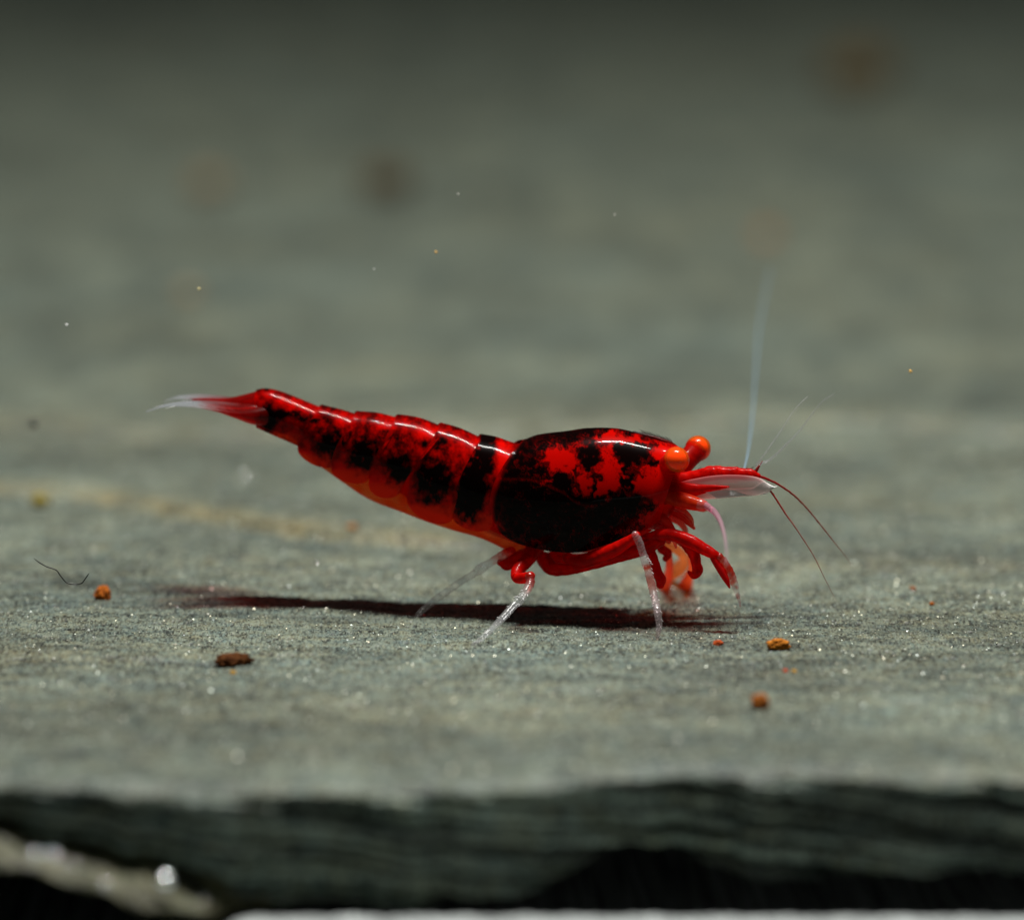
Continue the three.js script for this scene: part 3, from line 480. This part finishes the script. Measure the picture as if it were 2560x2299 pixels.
// ---- tail fan
{
  const bladeMat = new THREE.MeshPhysicalMaterial({ vertexColors: true, roughness: 0.24, specularIntensity: 0.35, transmission: 0.94, thickness: 0, ior: 1.4, clearcoat: 0.25, clearcoatRoughness: 0.12 });
  const fan = (c1) => (t, p) => mix3(mix3([0.82, 0.008, 0.003], [0.62, 0.006, 0.003], clamp(0.5 + fbm3(p.x * 2, p.y * 5, p.z * 3, 3))), [0.86, 0.87, 0.9], sst(c1 - 0.2, c1 + 0.12, t + 0.05 * n3(p.x * 3, p.y * 3, p.z * 3)));
  const blades = [
    { n: 'telson', p: [[658, 1004, 0, 30, 0.56], [640, 1005, 0, 27, 0.56], [600, 1007, 0, 19, 0.5], [560, 1006, 0, 11, 0.4], [510, 1001, 0, 6, 0.26], [482, 999, 0, 3, 0.1]], c: 1.3 },
    { n: 'tail_blade', p: [[668, 1040, 0.42, 27, 0.34], [632, 1038, 0.7, 23, 0.5], [590, 1030, 1.05, 15, 0.66], [540, 1018, 1.4, 8, 0.74], [480, 1010, 1.65, 5, 0.66], [420, 1012, 1.75, 3.5, 0.42], [366, 1028, 1.8, 2, 0.06]], c: 0.56 },
    { n: 'tail_blade', p: [[664, 1028, 0.2, 26, 0.34], [626, 1026, 0.4, 20, 0.5], [580, 1019, 0.6, 12, 0.6], [520, 1010, 0.8, 6, 0.62], [460, 1008, 0.85, 4, 0.5], [396, 1016, 0.85, 2, 0.06]], c: 0.5 },
    { n: 'tail_blade', p: [[660, 1022, -0.4, 24, 0.3], [620, 1017, -0.8, 16, 0.52], [570, 1006, -1.3, 9, 0.68], [520, 997, -1.7, 6, 0.66], [470, 992, -1.9, 4, 0.45], [440, 994, -1.95, 2, 0.06]], c: 0.72 },
    { n: 'tail_blade', p: [[658, 1018, -0.3, 20, 0.3], [620, 1011, -0.5, 14, 0.5], [570, 1001, -0.8, 8, 0.6], [500, 992, -1.0, 5, 0.52], [440, 994, -1.1, 3, 0.34], [412, 1002, -1.1, 2, 0.06]], c: 0.45 },
  ];
  for (const b of blades) {
    const bl = mesh(b.n, limb(b.p.map(([x, y, z, r, w]) => [S(x, y, z), r * PX, w]), { steps: 60, radial: 24, flat: true, color: fan(b.c) }), bladeMat, shrimp);
    if (b.n === 'telson' || Math.abs(b.p[4][2]) < 1.2) continue;
    const hs = [], c = new THREE.CatmullRomCurve3(b.p.map(([x, y, z]) => S(x, y, z))), w = table(b.p.map((q, i) => [i / (b.p.length - 1), q[4]]));
    for (let i = 0; i < 3; i++) { const t = 0.68 + 0.2 * i / 2, p = c.getPoint(t), s = i % 2 ? 1 : -1, q = p.clone(); q.z += s * w(t) * 0.9; const e = q.clone().add(new THREE.Vector3(-0.35 - 0.2 * rnd(), -0.16 + 0.1 * rnd(), s * 0.25)); hs.push(plain(limb([[q, 0.011], [e, 0.003]], { steps: 4, radial: 5 }))); }
    mesh('bristle_fringe', mergeGeometries(hs), paleHairMat, bl).userData.kind = 'stuff';
  }
}

// ------------------------------------------------------------------ crumbs, grains, fibre
const crumbMat = new THREE.MeshPhysicalMaterial({ vertexColors: true, roughness: 0.9, specularIntensity: 0.2 });
function crumbGeo(rx, ry, rz, tone, n, lump = 0.35) {
  const g = mergeVertices(new THREE.IcosahedronGeometry(1, 14).deleteAttribute('uv').deleteAttribute('normal')), p = g.attributes.position, col = [];
  for (let i = 0; i < p.count; i++) {
    const x = p.getX(i), y = p.getY(i), z = p.getZ(i), f = 1 + lump * fbm3(x * 1.2 + n * 9, y * 1.2, z * 1.2, 3) + 0.14 * fbm3(x * 5 + n, y * 5, z * 5, 2);
    p.setXYZ(i, x * rx * f, Math.max(-0.75, y * f) * ry, z * rz * f);
    const k = clamp(0.5 + 0.9 * fbm3(x * 2.4 + n * 3, y * 2.4, z * 2.4, 3)); col.push(...mix3(tone, [tone[0] * 0.4, tone[1] * 0.3, tone[2] * 0.3], k));
  }
  g.setAttribute('color', new THREE.Float32BufferAttribute(col, 3)); g.computeVertexNormals();
  return g;
}
// lying on the slab at a place of the photograph (foot of the crumb), sizes in photograph pixels
function crumb(name, px, py, w, h, tone, label, category, group, n, turn = 0) {
  const f = groundAt(px, py), s = (EYE.z - f.z) / 150 * PX, g = crumbGeo(w * s / 2, h * s / 2, Math.min(w, h * 1.2) * s / 2, tone, n, 0.4);
  const m = mesh(name, g, crumbMat); m.position.set(f.x * MM, (f.y + 0.62 * h * s / 2) * MM, f.z * MM); m.rotation.set(0, turn, 0);
  return tag(m, label, category, group);
}
const OR = [0.46, 0.13, 0.016], BR = [0.10, 0.036, 0.01];
crumb('food_crumb', 256, 1500, 40, 44, OR, 'blocky orange crumb beside the fibre, left of the shrimp shadow', 'crumb', 'orange crumbs on the slab', 1);
crumb('food_crumb', 586, 1662, 88, 40, BR, 'long dark brown crumb on the slab below the middle of the shadow', 'crumb', 'orange crumbs on the slab', 2, 0.25);
crumb('food_crumb', 1796, 1614, 24, 20, [0.5, 0.09, 0.02], 'small round red-orange crumb between the front leg and the long orange crumb', 'crumb', 'orange crumbs on the slab', 3);
crumb('food_crumb', 1946, 1624, 58, 30, [0.5, 0.18, 0.02], 'long bright orange crumb right of the shrimp shadow tip', 'crumb', 'orange crumbs on the slab', 4, 0.2);
crumb('food_crumb', 1900, 1766, 46, 40, [0.36, 0.12, 0.02], 'roundish orange-brown crumb nearest the front edge of the slab', 'crumb', 'orange crumbs on the slab', 5);
crumb('food_crumb', 2283, 1475, 16, 14, [0.35, 0.12, 0.04], 'tiny dark brown crumb far right, behind all other small crumbs', 'crumb', 'orange crumbs on the slab', 6);
crumb('food_crumb', 2330, 1512, 12, 10, OR, 'tiny orange crumb just below the dark brown one at far right', 'crumb', 'orange crumbs on the slab', 7);
crumb('food_crumb', 1964, 1677, 13, 10, [0.7, 0.12, 0.05], 'tiny red crumb lying in front of the long orange crumb', 'crumb', 'orange crumbs on the slab', 8);
crumb('food_crumb', 1986, 1680, 14, 10, [0.7, 0.4, 0.05], 'tiny yellow crumb touching the right of the tiny red one', 'crumb', 'orange crumbs on the slab', 9);
crumb('food_crumb', 582, 1684, 16, 12, [0.6, 0.36, 0.06], 'tiny yellow-tan crumb in front of the long dark brown crumb', 'crumb', 'orange crumbs on the slab', 10);
crumb('food_crumb', 100, 1266, 42, 34, [0.33, 0.27, 0.03], 'blurred mustard yellow crumb on the pale ridge at far left', 'crumb', 'blurred crumbs behind the shrimp', 11);
crumb('food_crumb', 880, 1322, 24, 16, [0.5, 0.22, 0.05], 'blurred orange crumb on the slab below the shrimp abdomen', 'crumb', 'blurred crumbs behind the shrimp', 12);
// pellets far back on the slab, blurred to discs
crumb('food_pellet', 2145, 222, 170, 118, [0.11, 0.085, 0.04], 'largest blurred brown pellet, far back at the upper right', 'pellet', 'brown pellets far back on the slab', 13);
crumb('food_pellet', 968, 485, 112, 84, [0.085, 0.06, 0.028], 'blurred dark brown pellet far back, above the middle of the shrimp', 'pellet', 'brown pellets far back on the slab', 14);
crumb('food_pellet', 520, 482, 84, 62, [0.26, 0.2, 0.11], 'blurred pale brown pellet far back, upper left of the dark brown pellet', 'pellet', 'brown pellets far back on the slab', 15);
crumb('food_pellet', 472, 748, 52, 40, [0.34, 0.28, 0.16], 'faint blurred tan pellet on the slab above the shrimp tail', 'pellet', 'brown pellets far back on the slab', 16);
crumb('food_pellet', 1915, 600, 46, 36, [0.4, 0.18, 0.05], 'small blurred orange-brown pellet above the upright pale antenna', 'pellet', 'brown pellets far back on the slab', 17);
// white grains
const grainMat = new THREE.MeshPhysicalMaterial({ color: new THREE.Color().setRGB(0.92, 0.93, 0.9), roughness: 0.3, clearcoat: 1, clearcoatRoughness: 0.05 });
function grain(name, p, r, label, category, group, mat = grainMat) { const g = plain(crumbGeo(r, r * 0.95, r, [1, 1, 1], p.x * 0.31 + 2, 0.15)); const m = mesh(name, g, mat); m.position.copy(p).multiplyScalar(MM); return tag(m, label, category, group); }
const onSlab = (px, py, r) => { const p = groundAt(px, py); p.y += r * 0.6; return p; };
const bubbleMat = new THREE.MeshPhysicalMaterial({ color: new THREE.Color().setRGB(0.9, 0.93, 0.95), metalness: 1, roughness: 0.15 });
const bubble = (p, r, label) => { const m = mesh('air_bubble', new THREE.SphereGeometry(r, 32, 24), bubbleMat); m.position.copy(p).multiplyScalar(MM); return tag(m, label, 'bubble', 'silvery bubbles'); };
bubble(onSlab(788, 1412, 0.1), 0.1, 'small bright bubble on the slab between tail and hind leg');
bubble(onSlab(610, 1192, 0.14), 0.14, 'blurred pale bubble on the slab below the shrimp tail');
bubble(onSlab(795, 1335, 0.1), 0.1, 'faint ringed bubble just behind the small bright bubble');
for (const [px, py, r, l] of [[412, 2200, 0.3, 'bright white bubble clinging low on the broken front edge'], [86, 2135, 0.15, 'leftmost of two small pale bubbles side by side on the broken edge'], [136, 2136, 0.17, 'right one of two small pale bubbles side by side on the broken edge'], [182, 2158, 0.1, 'faint bubble just right of the two pale bubbles on the edge'], [262, 2210, 0.13, 'dim bubble on the tan ledge left of the bright white bubble'], [512, 2250, 0.06, 'dim bubble on the tan ledge right of the bright white bubble']])
  bubble(at(px, py, 25.0), r, l);
// specks drifting in the water, near the plane of focus
for (const [px, py, r, c, l] of [[166, 812, 0.05, [0.9, 0.9, 0.9], 'tiny white speck in the water left of the tail'], [1090, 630, 0.05, [0.8, 0.45, 0.1], 'tiny amber speck in the water high above the shrimp back'], [2277, 928, 0.06, [0.8, 0.45, 0.08], 'tiny orange speck in the water at right, above the antennae'], [935, 672, 0.03, [0.9, 0.9, 0.9], 'faint white speck in the water left of the amber speck'], [1145, 485, 0.03, [0.9, 0.85, 0.8], 'faint pale speck in the water near the dark brown pellet'], [497, 722, 0.06, [0.7, 0.6, 0.3], 'tiny yellowish speck over the faint tan pellet'], [1537, 536, 0.03, [0.9, 0.85, 0.8], 'faint pale speck in the water right of the upper middle']])
  grain('water_speck', at(px, py, 2), r, l, 'speck', 'specks drifting in the water', new THREE.MeshStandardMaterial({ color: new THREE.Color().setRGB(...c), roughness: 0.6 }));
grain('water_speck', at(82, 1060, 14), 0.16, 'blurred dark speck in the water at far left', 'speck', 'specks drifting in the water', new THREE.MeshStandardMaterial({ color: new THREE.Color().setRGB(0.03, 0.03, 0.03), roughness: 0.8 }));
{
  const pts = [[84, 1396], [98, 1406], [116, 1416], [140, 1425], [152, 1441], [166, 1456], [184, 1460], [204, 1457], [214, 1444], [221, 1434]].map(([x, y]) => [at(x, y, 0.5), 0.025]);
  pts[0][1] = 0.012; pts[9][1] = 0.015;
  tag(mesh('fibre', plain(limb(pts, { steps: 90, radial: 8, rough: 0.25 })), new THREE.MeshStandardMaterial({ color: new THREE.Color().setRGB(0.02, 0.02, 0.018), roughness: 0.5 })), 'thin curled dark fibre at left above the blocky orange crumb', 'fibre');
}
// ------------------------------------------------------------------ the tank lamp above, out of the picture
{
  const lamp = new THREE.Group(); lamp.name = numbered('aquarium_lamp'); scene.add(lamp);
  tag(lamp, 'slim aquarium light bar hanging above and in front of the slab', 'lamp');
  lamp.position.copy(light.position); lamp.quaternion.copy(light.quaternion);
  const box = new THREE.BoxGeometry(LAMP_W + 20, LAMP_H + 14, 14); box.translate(0, 0, 10);
  mesh('lamp_housing', box, new THREE.MeshStandardMaterial({ color: 0x22262a, roughness: 0.5, metalness: 0.4 }), lamp);
  const panel = new THREE.BoxGeometry(LAMP_W, LAMP_H, 1); panel.translate(0, 0, 2.2);
  mesh('lamp_panel', panel, new THREE.MeshStandardMaterial({ color: 0xffffff, emissive: 0xfffaf0, emissiveIntensity: 1.0, roughness: 0.4 }), lamp);
}
renderer.render(scene, camera);
